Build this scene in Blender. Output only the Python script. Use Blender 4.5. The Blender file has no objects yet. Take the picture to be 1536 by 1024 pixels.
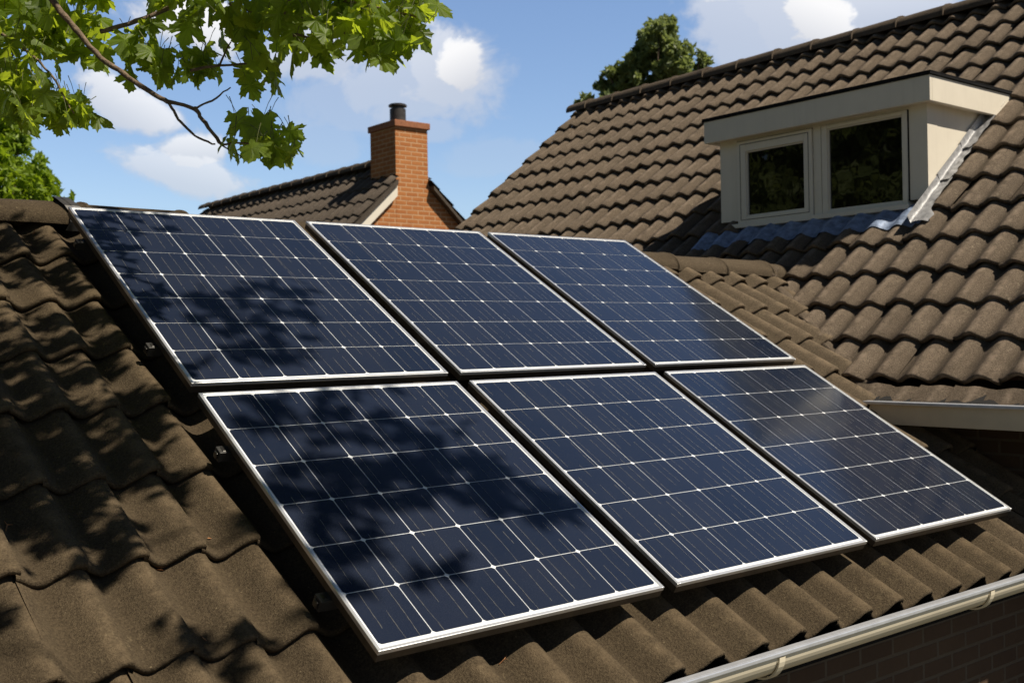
import bpy, bmesh, math, random
import numpy as np
from mathutils import Vector, Matrix, noise as mn
random.seed(7); rng = np.random.default_rng(7)
R = math.radians
scene = bpy.context.scene
COL = scene.collection

# ------------------------------------------------------------------ camera
F_PX = 1658.42                                   # focal length for a 1536 px wide frame
YAW, PITCH, ROLL = R(50.7738), R(-0.01284), R(-1.07607)
CAM = Vector((-1.42045, -2.26861, 0.7384))
_v = Vector((math.cos(YAW)*math.cos(PITCH), math.sin(YAW)*math.cos(PITCH), math.sin(PITCH)))
_r = Vector((math.sin(YAW), -math.cos(YAW), 0)); _u = _r.cross(_v)
CR = math.cos(ROLL)*_r + math.sin(ROLL)*_u; CU = -math.sin(ROLL)*_r + math.cos(ROLL)*_u; CV = _v
cd = bpy.data.cameras.new('camera'); cam = bpy.data.objects.new('camera', cd); COL.objects.link(cam)
cd.sensor_width = 36; cd.lens = F_PX/1536*36; cd.clip_start = 0.05; cd.clip_end = 3000
cam.matrix_world = Matrix(((CR.x, CU.x, -CV.x, CAM.x), (CR.y, CU.y, -CV.y, CAM.y), (CR.z, CU.z, -CV.z, CAM.z), (0, 0, 0, 1)))
cd.dof.use_dof = True; cd.dof.focus_distance = 3.4; cd.dof.aperture_fstop = 6.5
scene.camera = cam
def ray(x, y): return CV + CR*((x-768)/F_PX) - CU*((y-512)/F_PX)
def at(x, y, d): return CAM + ray(x, y)*d
def px(P):
    d = Vector(P)-CAM; z = d.dot(CV)
    return 768+F_PX*d.dot(CR)/z, 512-F_PX*d.dot(CU)/z

# ------------------------------------------------------------------ light
SUN = Vector((0.27, -0.50, 0.82)).normalized()
EL = math.asin(SUN.z); AZ = math.atan2(SUN.y, SUN.x)
sl = bpy.data.lights.new('sun', 'SUN'); sl.energy = 5.0; sl.angle = R(0.9); sl.color = (1.0, 0.91, 0.77)
so = bpy.data.objects.new('sun', sl); COL.objects.link(so); so.rotation_euler = SUN.to_track_quat('Z', 'Y').to_euler()
so.location = SUN*30
scene.view_settings.view_transform = 'Standard'; scene.view_settings.look = 'None'
scene.view_settings.gamma = 1; scene.view_settings.exposure = 0.25
scene.render.engine = 'CYCLES'
scene.cycles.max_bounces = 8; scene.cycles.use_denoising = True
scene.cycles.sample_clamp_indirect = 4

# ------------------------------------------------------------------ node helpers
class NT:
    def __init__(s, tree): s.t = tree; s.n = tree.nodes; s.l = tree.links
    def add(s, kind, **kw):
        nd = s.n.new(kind)
        for k, val in kw.items():
            if k.startswith('i_'):
                key = k[2:]; key = int(key) if key.isdigit() else key.replace('_', ' ')
                s.put(nd, key, val)
            else: setattr(nd, k, val)
        return nd
    def put(s, nd, key, val):
        sock = nd.inputs[key]
        if hasattr(val, 'is_output'): s.l.new(val, sock)
        else: sock.default_value = val
    def math(s, op, a, b=0.0, c=0.0, clamp=False):
        nd = s.n.new('ShaderNodeMath'); nd.operation = op; nd.use_clamp = clamp
        for i, x in enumerate((a, b, c)):
            s.put(nd, i, x)
        return nd.outputs[0]
    def noise(s, vec, scale, detail=4, rough=0.55, dist=0.0):
        nd = s.add('ShaderNodeTexNoise'); s.put(nd, 'Vector', vec); nd.inputs['Scale'].default_value = scale
        nd.inputs['Detail'].default_value = detail; nd.inputs['Roughness'].default_value = rough; nd.inputs['Distortion'].default_value = dist
        return nd.outputs[0]
    def ramp(s, fac, stops):
        nd = s.add('ShaderNodeValToRGB'); s.put(nd, 0, fac); e = nd.color_ramp.elements
        while len(e) < len(stops): e.new(0.5)
        for k, (p, c) in zip(e, stops):
            k.position = p; k.color = (*c, 1) if isinstance(c, tuple) else (c, c, c, 1)
        return nd.outputs[0]
    def mix(s, fac, a, b, mode='MIX'):
        nd = s.add('ShaderNodeMix', data_type='RGBA', blend_type=mode)
        s.put(nd, 0, fac)
        for k, x in ((6, a), (7, b)):
            if isinstance(x, tuple) and len(x) == 3: x = (*x, 1)
            s.put(nd, k, x)
        return nd.outputs[2]
    def mapping(s, vec, scale=(1, 1, 1), loc=(0, 0, 0), rot=(0, 0, 0)):
        nd = s.add('ShaderNodeMapping'); s.put(nd, 'Vector', vec)
        nd.inputs['Scale'].default_value = scale; nd.inputs['Location'].default_value = loc; nd.inputs['Rotation'].default_value = rot
        return nd.outputs[0]
    def sep(s, vec):
        nd = s.add('ShaderNodeSeparateXYZ'); s.put(nd, 0, vec); return nd.outputs
    def bump(s, h, strength, dist, normal=None):
        nd = s.add('ShaderNodeBump'); s.put(nd, 'Height', h); nd.inputs['Strength'].default_value = strength; nd.inputs['Distance'].default_value = dist
        if normal is not None: s.put(nd, 'Normal', normal)
        return nd.outputs[0]
def mat(name):
    m = bpy.data.materials.new(name); m.use_nodes = True; nt = NT(m.node_tree)
    b = m.node_tree.nodes['Principled BSDF']
    return m, nt, b
def objco(nt): return nt.add('ShaderNodeTexCoord').outputs['Object']

# ------------------------------------------------------------------ world: sky with cumulus
w = bpy.data.worlds.new('World'); scene.world = w; w.use_nodes = True
nt = NT(w.node_tree); bg = w.node_tree.nodes['Background']
sky = nt.add('ShaderNodeTexSky', sky_type='NISHITA', sun_disc=False, sun_elevation=EL, sun_rotation=math.pi/2-AZ)
sky.air_density = 1.0; sky.dust_density = 0.25; sky.ozone_density = 2.2; sky.altitude = 0
SKY_STRENGTH = 0.15
dirv = nt.add('ShaderNodeTexCoord').outputs['Generated']
sx = nt.sep(dirv)
az = nt.math('ARCTAN2', sx[1], sx[0]); el = nt.math('ARCSINE', sx[2])
P = nt.add('ShaderNodeCombineXYZ', i_0=az, i_1=el).outputs[0]
warp = nt.noise(P, 9.0, 4, 0.55)
edge = nt.noise(nt.mapping(P, (1, 1.25, 1)), 17.0, 10, 0.64, 0.35)
def azel(x, y):
    d = ray(x, y).normalized(); return math.atan2(d.y, d.x), math.asin(d.z)
BLOBS = [  # pixel centre, half sizes, tilt, softness, opacity of each cumulus seen in the photo
    (180, 150, 80, 34, -28, 0.75), (215, 170, 55, 24, -20, 0.7), (280, 262, 92, 30, -12, 0.62), (285, 225, 45, 26, 0, 0.75), (635, 115, 130, 66, 8, 0.5), (668, 100, 88, 64, 20, 0.62), (690, 90, 52, 44, 25, 0.9),
    (285, 35, 95, 50, -10, 0.9), (470, 75, 110, 55, 10, 0.6), (545, 150, 120, 60, 0, 0.3), (1150, 42, 125, 80, -12, 0.55), (1195, 30, 95, 62, -18, 0.6), (1228, 24, 58, 50, -25, 0.9),
    (1345, 4, 125, 42, 0, 0.65), (640, 195, 50, 20, 0, 0.3), (480, 210, 90, 30, 0, 0.2), (780, 240, 120, 30, 0, 0.15), (1100, -60, 150, 50, 0, 0.8), (100, -80, 180, 60, 0, 0.7), (600, -140, 220, 70, 0, 0.6)]
dens = None; shade = None
for (x, y, a, b, tl, op) in BLOBS:
    a0, e0 = azel(x, y); k = math.cos(e0)
    dx = nt.math('MULTIPLY', nt.math('SUBTRACT', az, a0), -k*F_PX); dy = nt.math('MULTIPLY', nt.math('SUBTRACT', el, e0), F_PX)
    c, s = math.cos(R(tl)), math.sin(R(tl))
    ux = nt.math('MULTIPLY_ADD', dx, c/a, nt.math('MULTIPLY', dy, s/a)); uy = nt.math('MULTIPLY_ADD', dy, c/b, nt.math('MULTIPLY', dx, -s/b))
    rr = nt.math('SQRT', nt.math('ADD', nt.math('MULTIPLY', ux, ux), nt.math('MULTIPLY', uy, uy)))
    q = nt.math('SUBTRACT', 1.0, rr)
    q = nt.math('ADD', q, nt.math('MULTIPLY', nt.math('SUBTRACT', edge, 0.5), 1.9))
    q = nt.math('ADD', q, nt.math('MULTIPLY', nt.math('SUBTRACT', warp, 0.5), 1.0)); q = nt.math('ADD', q, 0.12)
    sm = nt.add('ShaderNodeMapRange', interpolation_type='SMOOTHSTEP', i_0=q, i_1=0.0, i_2=0.48, i_3=0.0, i_4=op).outputs[0]
    top = nt.math('MULTIPLY', nt.math('MULTIPLY_ADD', uy, 0.35, 0.62), sm)
    dens = sm if dens is None else nt.math('MAXIMUM', dens, sm)
    shade = top if shade is None else nt.math('MAXIMUM', shade, top)
# scattered fair-weather cloud over the rest of the sky
gen = nt.noise(nt.mapping(dirv, (1.6, 1.6, 4.0)), 1.7, 7, 0.6)
rest = nt.add('ShaderNodeMapRange', interpolation_type='SMOOTHSTEP', i_0=gen, i_1=0.56, i_2=0.75, i_3=0.0, i_4=0.75).outputs[0]
front = nt.add('ShaderNodeMapRange', i_0=nt.add('ShaderNodeVectorMath', operation='DOT_PRODUCT', i_0=dirv, i_1=tuple(CV)).outputs['Value'], i_1=0.55, i_2=0.75, i_3=1.0, i_4=0.12).outputs[0]
dens = nt.math('MAXIMUM', dens, nt.math('MULTIPLY', rest, front))
hs = nt.add('ShaderNodeHueSaturation', i_Saturation=1.02, i_Value=1.0, i_Color=sky.outputs[0]).outputs[0]
hs = nt.mix(1.0, hs, (1.05, 1.04, 1.10), 'MULTIPLY')
fall = nt.ramp(nt.math('DIVIDE', el, math.pi/2), [(0.0, 0.66), (0.09, 0.72), (0.2, 0.76), (0.4, 0.60), (0.6, 0.09)])
vdot = nt.add('ShaderNodeVectorMath', operation='DOT_PRODUCT', i_0=dirv, i_1=tuple(CV)).outputs['Value']
fall = nt.math('MULTIPLY', nt.sep(fall)[0], nt.add('ShaderNodeMapRange', interpolation_type='SMOOTHSTEP', i_0=vdot, i_1=0.3, i_2=0.84, i_3=0.38, i_4=1.0).outputs[0])
cl = nt.ramp(shade, [(0.0, (4.5, 4.75, 5.3)), (0.3, (5.6, 5.65, 5.9)), (0.66, (7.9, 7.75, 7.6))])
skyc = nt.mix(dens, hs, cl)
skyc = nt.mix(1.0, skyc, fall, 'MULTIPLY'); nt.put(bg, 'Color', skyc); bg.inputs['Strength'].default_value = SKY_STRENGTH

# ------------------------------------------------------------------ materials
def tile_mat(name, dark, light, speck, slope_u, warm):
    m, nt, b = mat(name); co = objco(nt)
    big = nt.noise(co, 1.6, 5, 0.6); mid = nt.noise(co, 9, 6, 0.65); fine = nt.noise(co, 150, 3, 0.75); grit = nt.noise(co, 330, 2, 0.6)
    col = nt.mix(nt.ramp(mid, [(0.32, 0.0), (0.68, 1.0)]), dark, light)
    blot = nt.noise(co, 3.7, 8, 0.72, 0.6)
    col = nt.mix(nt.math('MULTIPLY', nt.ramp(blot, [(0.5, 0.0), (0.62, 1.0)]), 0.5), col, tuple(x*0.52 for x in dark))
    isl = nt.add('ShaderNodeNewGeometry').outputs['Random Per Island']
    col = nt.mix(nt.math('MULTIPLY', nt.ramp(isl, [(0.0, 0.0), (0.8, 0.55), (1.0, 1.0)]), 0.55), col, tuple(x*0.68 for x in dark))
    col = nt.mix(nt.math('MULTIPLY', nt.ramp(big, [(0.4, 0.0), (0.65, 1.0)]), 0.5), col, warm)
    col = nt.mix(nt.ramp(fine, [(0.34, 0.0), (0.5, 0.45), (0.68, 1.0)]), nt.mix(0.7, col, tuple(x*0.40 for x in dark)), nt.mix(0.2, col, speck))
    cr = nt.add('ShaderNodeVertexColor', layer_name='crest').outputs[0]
    crest_pale = nt.math('MULTIPLY', nt.ramp(cr, [(0.72, 0.0), (0.97, 1.0)]), nt.ramp(nt.noise(co, 16, 5, 0.7), [(0.4, 0.0), (0.62, 1.0)]))
    col = nt.mix(nt.math('MULTIPLY', crest_pale, 0.42), col, tuple(x*1.9 for x in light))  # crests mixed paler, valleys darker, by the tile profile height
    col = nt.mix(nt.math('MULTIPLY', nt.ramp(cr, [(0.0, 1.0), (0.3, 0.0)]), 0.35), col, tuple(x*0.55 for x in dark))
    col = nt.mix(nt.math('MULTIPLY', nt.ramp(grit, [(0.6, 0.0), (0.72, 1.0)]), 0.35), col, speck)
    patch = nt.math('MULTIPLY', nt.ramp(nt.noise(co, 55, 6, 0.75, 0.8), [(0.56, 0.0), (0.64, 1.0)]), nt.ramp(nt.noise(co, 5, 3, 0.5), [(0.48, 0.0), (0.62, 1.0)]))
    col = nt.mix(nt.math('MULTIPLY', patch, 0.5), col, tuple(x*y for x, y in zip(light, (1.7, 1.8, 1.75))))
    vo = nt.add('ShaderNodeTexVoronoi', feature='F1'); nt.put(vo, 'Vector', co); vo.inputs['Scale'].default_value = 38
    sp = nt.math('MULTIPLY', nt.math('LESS_THAN', nt.math('ADD', vo.outputs['Distance'], nt.math('MULTIPLY', fine, 0.25)), 0.215), nt.math('GREATER_THAN', nt.sep(vo.outputs['Color'])[0], 0.72))
    col = nt.mix(nt.math('MULTIPLY', sp, 0.55), col, speck)
    lich = nt.math('MULTIPLY', nt.ramp(nt.noise(co, 26, 5, 0.7), [(0.6, 0.0), (0.7, 1.0)]), nt.ramp(big, [(0.45, 0.0), (0.6, 1.0)]))
    col = nt.mix(nt.math('MULTIPLY', lich, 0.3), col, tuple(x*1.5 for x in light))
    if slope_u: # the strip beside the valley is made paler and greyer
        gx = nt.add('ShaderNodeMapRange', interpolation_type='SMOOTHSTEP', i_0=nt.math('MULTIPLY_ADD', big, 0.8, nt.sep(co)[0]), i_1=3.2, i_2=4.0, i_3=0.0, i_4=0.75).outputs[0]
        col = nt.mix(gx, col, nt.mix(1.0, col, slope_u, 'MULTIPLY'))
    nt.put(b, 'Base Color', col); b.inputs['Roughness'].default_value = 0.92; b.inputs['Specular IOR Level'].default_value = 0.18
    h = nt.math('ADD', nt.math('MULTIPLY', fine, 0.7), nt.math('MULTIPLY', grit, 0.35))
    n1 = nt.bump(mid, 0.25, 0.02); nt.put(b, 'Normal', nt.bump(h, 0.8, 0.0065, n1))
    return m
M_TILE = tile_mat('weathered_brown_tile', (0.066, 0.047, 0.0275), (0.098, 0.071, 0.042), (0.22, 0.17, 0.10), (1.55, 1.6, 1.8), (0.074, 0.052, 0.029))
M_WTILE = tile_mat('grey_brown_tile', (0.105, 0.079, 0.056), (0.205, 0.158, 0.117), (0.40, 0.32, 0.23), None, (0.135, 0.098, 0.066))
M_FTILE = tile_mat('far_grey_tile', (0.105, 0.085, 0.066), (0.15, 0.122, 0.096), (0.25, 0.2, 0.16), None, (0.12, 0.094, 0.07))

def simple(name, col, rough=0.6, metal=0.0, spec=0.5, var=0.15, scale=14, bump=0.0):
    m, nt, b = mat(name); co = objco(nt)
    n = nt.noise(co, scale, 5, 0.6)
    c = nt.mix(nt.ramp(n, [(0.3, 0.0), (0.7, 1.0)]), tuple(x*(1-var) for x in col), tuple(min(1, x*(1+var)) for x in col))
    nt.put(b, 'Base Color', c); b.inputs['Roughness'].default_value = rough; b.inputs['Metallic'].default_value = metal
    b.inputs['Specular IOR Level'].default_value = spec
    if bump: nt.put(b, 'Normal', nt.bump(n, bump, 0.01))
    return m
M_CREAM = simple('cream_paint', (0.80, 0.735, 0.61), 0.45, var=0.03, scale=6)
nt = NT(M_CREAM.node_tree); b = nt.n['Principled BSDF']; src = b.inputs['Base Color'].links[0].from_socket   # rain streaks and a little grime
st = nt.ramp(nt.noise(nt.mapping(objco(nt), (26, 26, 1.1)), 1.0, 5, 0.65), [(0.52, 0.0), (0.72, 1.0)])
nt.put(b, 'Base Color', nt.mix(nt.math('MULTIPLY', st, 0.09), src, (0.42, 0.36, 0.27)))
M_CREAMP = simple('cream_plastic', (0.84, 0.75, 0.57), 0.35, var=0.05, scale=9)
M_TAUPE = simple('taupe_fascia_paint', (0.66, 0.56, 0.41), 0.5, var=0.05, scale=9)
M_ALU = simple('brushed_aluminium', (0.80, 0.81, 0.83), 0.33, metal=0.75, var=0.06, scale=60)
M_FRAME = simple('dark_frame_side', (0.075, 0.060, 0.045), 0.42, metal=0.5, var=0.25, scale=30)  # frame sides darker and browner than the aluminium top lip
M_ZINC = simple('zinc_lip', (0.60, 0.62, 0.66), 0.3, metal=0.45, var=0.12, scale=18)
M_DARKMETAL = simple('dark_metal', (0.05, 0.048, 0.045), 0.5, metal=0.4, var=0.3)
M_FELT = simple('black_roofing_felt', (0.014, 0.014, 0.015), 0.9, spec=0.1, var=0.3)
M_LEAD = simple('blue_grey_lead', (0.22, 0.28, 0.40), 0.55, metal=0.1, var=0.45, scale=22, bump=0.5)
M_LEADW = simple('pale_lead_flashing', (0.33, 0.33, 0.335), 0.5, metal=0.15, var=0.3, scale=25, bump=0.6)
M_MORTAR = simple('mortar', (0.12, 0.092, 0.066), 0.95, var=0.35, scale=40, bump=0.8)
M_DECK = simple('dark_underlay', (0.014, 0.013, 0.012), 0.9)
M_SOOT = simple('sooty_clay', (0.042, 0.038, 0.034), 0.45, var=0.5, scale=9)
M_CLAYCAP = simple('brick_cap', (0.30, 0.115, 0.05), 0.8, var=0.25, scale=20)
M_DRY = simple('dry_leaf_brown', (0.30, 0.13, 0.05), 0.7, var=0.4, scale=60)
M_BARK = simple('grey_brown_bark', (0.165, 0.115, 0.072), 0.85, var=0.5, scale=70, bump=0.7)
M_GRASS = simple('lawn', (0.075, 0.07, 0.04), 0.9, var=0.4, scale=3)
M_BRASS = simple('dull_clip_metal', (0.09, 0.086, 0.08), 0.3, metal=0.8, var=0.3, scale=90)

def brick_mat(name, c1, c2, mortar):
    m, nt, b = mat(name); uv = nt.add('ShaderNodeTexCoord').outputs['UV']
    br = nt.add('ShaderNodeTexBrick'); nt.put(br, 'Vector', uv)
    br.inputs['Color1'].default_value = (*c1, 1); br.inputs['Color2'].default_value = (*c2, 1); br.inputs['Mortar'].default_value = (*mortar, 1)
    br.inputs['Scale'].default_value = 1; br.inputs['Brick Width'].default_value = 0.215; br.inputs['Row Height'].default_value = 0.070
    br.inputs['Mortar Size'].default_value = 0.0085; br.inputs['Mortar Smooth'].default_value = 0.25; br.inputs['Bias'].default_value = -0.1
    n = nt.noise(uv, 30, 5, 0.65); n2 = nt.noise(uv, 3, 4, 0.6)
    col = nt.mix(nt.math('MULTIPLY', n, 0.5), br.outputs['Color'], tuple(x*0.55 for x in c1))
    col = nt.mix(nt.math('MULTIPLY', nt.ramp(n2, [(0.4, 0.0), (0.7, 1.0)]), 0.3), col, tuple(x*0.7 for x in c2))
    nt.put(b, 'Base Color', col); b.inputs['Roughness'].default_value = 0.9; b.inputs['Specular IOR Level'].default_value = 0.2
    h = nt.math('MULTIPLY_ADD', br.outputs['Fac'], -1.0, nt.math('MULTIPLY', n, 0.3)); nt.put(b, 'Normal', nt.bump(h, 0.6, 0.008))
    return m
M_BRICK = brick_mat('orange_brick', (0.52, 0.205, 0.068), (0.42, 0.150, 0.050), (0.64, 0.43, 0.25))
M_BRICKD = brick_mat('dark_brown_brick', (0.13, 0.082, 0.052), (0.10, 0.062, 0.042), (0.165, 0.13, 0.095))

m, nt, b = mat('window_glass'); M_GLASS = m
b.inputs['Base Color'].default_value = (0.006, 0.005, 0.004, 1); b.inputs['Roughness'].default_value = 0.02; b.inputs['IOR'].default_value = 1.52
nt.put(b, 'Normal', nt.bump(nt.noise(objco(nt), 5, 2, 0.5), 0.06, 0.02))

# solar cells
m, nt, b = mat('solar_cell'); M_CELL = m
co = objco(nt); n = nt.noise(co, 2.5, 4, 0.6); g = nt.noise(co, 420, 2, 0.6)
isl = nt.add('ShaderNodeNewGeometry').outputs['Random Per Island']
col = nt.mix(isl, (0.0095, 0.0155, 0.0330), (0.0150, 0.0210, 0.0400))
col = nt.mix(nt.math('MULTIPLY', nt.ramp(n, [(0.4, 0.0), (0.75, 1.0)]), 0.4), col, (0.024, 0.029, 0.044))
col = nt.mix(nt.math('MULTIPLY', nt.ramp(g, [(0.5, 0.0), (0.75, 1.0)]), 0.3), col, (0.06, 0.058, 0.06))
nt.put(b, 'Base Color', col); b.inputs['IOR'].default_value = 1.6
nt.put(b, 'Roughness', nt.math('MULTIPLY_ADD', n, 0.12, 0.06)); nt.put(b, 'Specular Tint', (0.66, 0.84, 1.0, 1))
nt.put(b, 'Normal', nt.bump(nt.noise(co, 3, 2, 0.5), 0.05, 0.02))
m, nt, b = mat('white_backsheet'); M_BACK = m
b.inputs['Base Color'].default_value = (0.80, 0.82, 0.84, 1); b.inputs['Roughness'].default_value = 0.18
m, nt, b = mat('busbar_silver'); M_BUS = m
b.inputs['Base Color'].default_value = (0.34, 0.32, 0.27, 1); b.inputs['Roughness'].default_value = 0.35; b.inputs['Metallic'].default_value = 0.4

M_STALK = simple('green_stalk', (0.12, 0.13, 0.04), 0.6)
def leaf_mat(name, a, bcol, trans, tfac, veins=False):
    m = bpy.data.materials.new(name); m.use_nodes = True; nt = NT(m.node_tree); nodes = m.node_tree.nodes
    out = nodes['Material Output']; pr = nodes['Principled BSDF']
    isl = nt.add('ShaderNodeNewGeometry').outputs['Random Per Island']; n = nt.noise(objco(nt), 30, 3, 0.5)
    f = nt.math('ADD', nt.math('MULTIPLY', isl, 0.75), nt.math('MULTIPLY', n, 0.3), clamp=True)
    c1 = nt.mix(f, a, bcol); c2 = nt.mix(f, trans, tuple(x*1.25 for x in trans))
    if veins:
        q = nt.sep(nt.add('ShaderNodeTexCoord').outputs['UV']); vein = None
        for ang in (0, 33, -33, 68, -68):
            ca, sa = math.cos(R(ang)), math.sin(R(ang))
            along = nt.math('MULTIPLY_ADD', q[0], sa, nt.math('MULTIPLY', q[1], ca)); across = nt.math('ABSOLUTE', nt.math('MULTIPLY_ADD', q[0], ca, nt.math('MULTIPLY', q[1], -sa)))
            k = nt.math('MULTIPLY', nt.math('LESS_THAN', across, nt.math('MULTIPLY_ADD', along, -.014, .020)), nt.math('GREATER_THAN', along, 0.0))
            vein = k if vein is None else nt.math('MAXIMUM', vein, k)
        c1 = nt.mix(nt.math('MULTIPLY', vein, .55), c1, tuple(min(1, x*1.9) for x in bcol)); c2 = nt.mix(nt.math('MULTIPLY', vein, .5), c2, tuple(x*.5 for x in trans))
        blotch = nt.ramp(nt.noise(objco(nt), 75, 4, .6), [(.62, 0.0), (.72, 1.0)]); c1 = nt.mix(nt.math('MULTIPLY', blotch, .3), c1, (.16, .13, .03))
    nt.put(pr, 'Base Color', c1); pr.inputs['Roughness'].default_value = 0.5; pr.inputs['Specular IOR Level'].default_value = 0.4
    tr = nt.add('ShaderNodeBsdfTranslucent'); nt.put(tr, 'Color', c2)
    mx = nt.add('ShaderNodeMixShader'); mx.inputs[0].default_value = tfac
    nt.l.new(pr.outputs[0], mx.inputs[1]); nt.l.new(tr.outputs[0], mx.inputs[2]); nt.l.new(mx.outputs[0], out.inputs[0])
    return m
M_MAPLE = leaf_mat('maple_leaf', (0.046, 0.080, 0.008), (0.118, 0.172, 0.022), (0.52, 0.64, 0.035), 0.52, True)
M_LEAFL = leaf_mat('bright_foliage', (0.13, 0.20, 0.014), (0.25, 0.34, 0.03), (0.36, 0.50, 0.02), 0.45)
M_LEAFR = leaf_mat('olive_foliage', (0.115, 0.155, 0.05), (0.22, 0.27, 0.10), (0.30, 0.36, 0.10), 0.42)

# ------------------------------------------------------------------ mesh helpers
def obj(name, verts, faces, mats, parent=None, smooth=False, midx=None, uvbox=False):
    me = bpy.data.meshes.new(name); me.from_pydata([tuple(v) for v in verts], [], faces)
    for mm in (mats if isinstance(mats, (list, tuple)) else [mats]): me.materials.append(mm)
    if midx is not None: me.polygons.foreach_set('material_index', midx)
    if smooth: me.polygons.foreach_set('use_smooth', [True]*len(me.polygons))
    if uvbox:
        uv = me.uv_layers.new(name='UVMap')
        for p in me.polygons:
            n = p.normal
            for li in p.loop_indices:
                c = me.vertices[me.loops[li].vertex_index].co
                uv.data[li].uv = (c.x, c.z) if abs(n.y) > max(abs(n.x), abs(n.z)) else ((c.y+0.1075, c.z) if abs(n.x) > abs(n.z) else (c.x, c.y))
    me.update()
    o = bpy.data.objects.new(name, me); COL.objects.link(o)
    if parent is not None:
        o.parent = parent; o.matrix_parent_inverse = Matrix.Translation(-parent.location) if parent.parent is None else Matrix()
    return o
def thing(name, label, cat, loc=(0, 0, 0), group=None):
    o = bpy.data.objects.new(name, None); COL.objects.link(o); o.location = loc; o.empty_display_size = 0.2
    o['label'] = label; o['category'] = cat
    if group: o['group'] = group
    return o
class MB:
    def __init__(s): s.v = []; s.f = []; s.m = []
    def quad(s, a, b, c, d, mi=0):
        k = len(s.v); s.v += [Vector(a), Vector(b), Vector(c), Vector(d)]; s.f.append((k, k+1, k+2, k+3)); s.m.append(mi)
    def poly(s, pts, mi=0):
        k = len(s.v); s.v += [Vector(p) for p in pts]; s.f.append(tuple(range(k, k+len(pts)))); s.m.append(mi)
    def box(s, lo, hi, mi=0, bev=0.0, frame=None):
        bm = bmesh.new(); lo, hi = Vector(lo), Vector(hi)
        bmesh.ops.create_cube(bm, size=1, matrix=Matrix.Translation((lo+hi)/2) @ Matrix.Diagonal((*(hi-lo), 1)))
        if bev: bmesh.ops.bevel(bm, geom=bm.edges[:], offset=bev, segments=2, affect='EDGES', profile=0.5)
        s.bm(bm, mi, frame)
    def bm(s, bm, mi=0, frame=None):
        bm.verts.index_update(); k = len(s.v)
        s.v += [(frame(v.co) if frame else v.co.copy()) for v in bm.verts]
        for f in bm.faces: s.f.append(tuple(k+v.index for v in f.verts)); s.m.append(mi)
        bm.free()
    def prism(s, poly, vec, mi=0):
        n = len(poly); k = len(s.v); vec = Vector(vec)
        s.v += [Vector(p) for p in poly]+[Vector(p)+vec for p in poly]
        s.f.append(tuple(k+i for i in range(n))); s.f.append(tuple(k+n+i for i in reversed(range(n)))); s.m += [mi, mi]
        for i in range(n): s.f.append((k+(i+1) % n, k+i, k+n+i, k+n+(i+1) % n)); s.m.append(mi)
    def tube(s, pts, rad, n=8, mi=0, cap=True):
        pts = [Vector(p) for p in pts]; rad = rad if isinstance(rad, (list, tuple)) else [rad]*len(pts)
        k = len(s.v); up = Vector((0.13, 0.27, 0.95))
        for i, p in enumerate(pts):
            t = (pts[min(i+1, len(pts)-1)]-pts[max(i-1, 0)]).normalized(); a = t.cross(up).normalized(); b = t.cross(a)
            for j in range(n):
                an = 2*math.pi*j/n; s.v.append(p+(a*math.cos(an)+b*math.sin(an))*rad[i])
        for i in range(len(pts)-1):
            for j in range(n):
                s.f.append((k+i*n+j, k+i*n+(j+1) % n, k+(i+1)*n+(j+1) % n, k+(i+1)*n+j)); s.m.append(mi)
        if cap:
            s.f.append(tuple(k+j for j in reversed(range(n)))); s.f.append(tuple(k+(len(pts)-1)*n+j for j in range(n))); s.m += [mi, mi]
    def build(s, name, mats, parent=None, smooth=False, uvbox=False):
        return obj(name, s.v, s.f, mats, parent, smooth, s.m, uvbox)
def smooth_by_angle(o, ang=40):
    me = o.data; me.polygons.foreach_set('use_smooth', [True]*len(me.polygons))
    bm = bmesh.new(); bm.from_mesh(me)
    for e in bm.edges:
        e.smooth = not (len(e.link_faces) == 2 and e.calc_face_angle(0) > R(ang))
    bm.to_mesh(me); bm.free()

# ------------------------------------------------------------------ main roof frame
A = R(30.2131); UX = Vector((1, 0, 0)); UV_ = Vector((0, math.cos(A), math.sin(A))); UN = Vector((0, -math.sin(A), math.cos(A)))
def roofpt(u, v, n): return UX*u+UV_*v+UN*n
GROUND = -2.95

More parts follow.
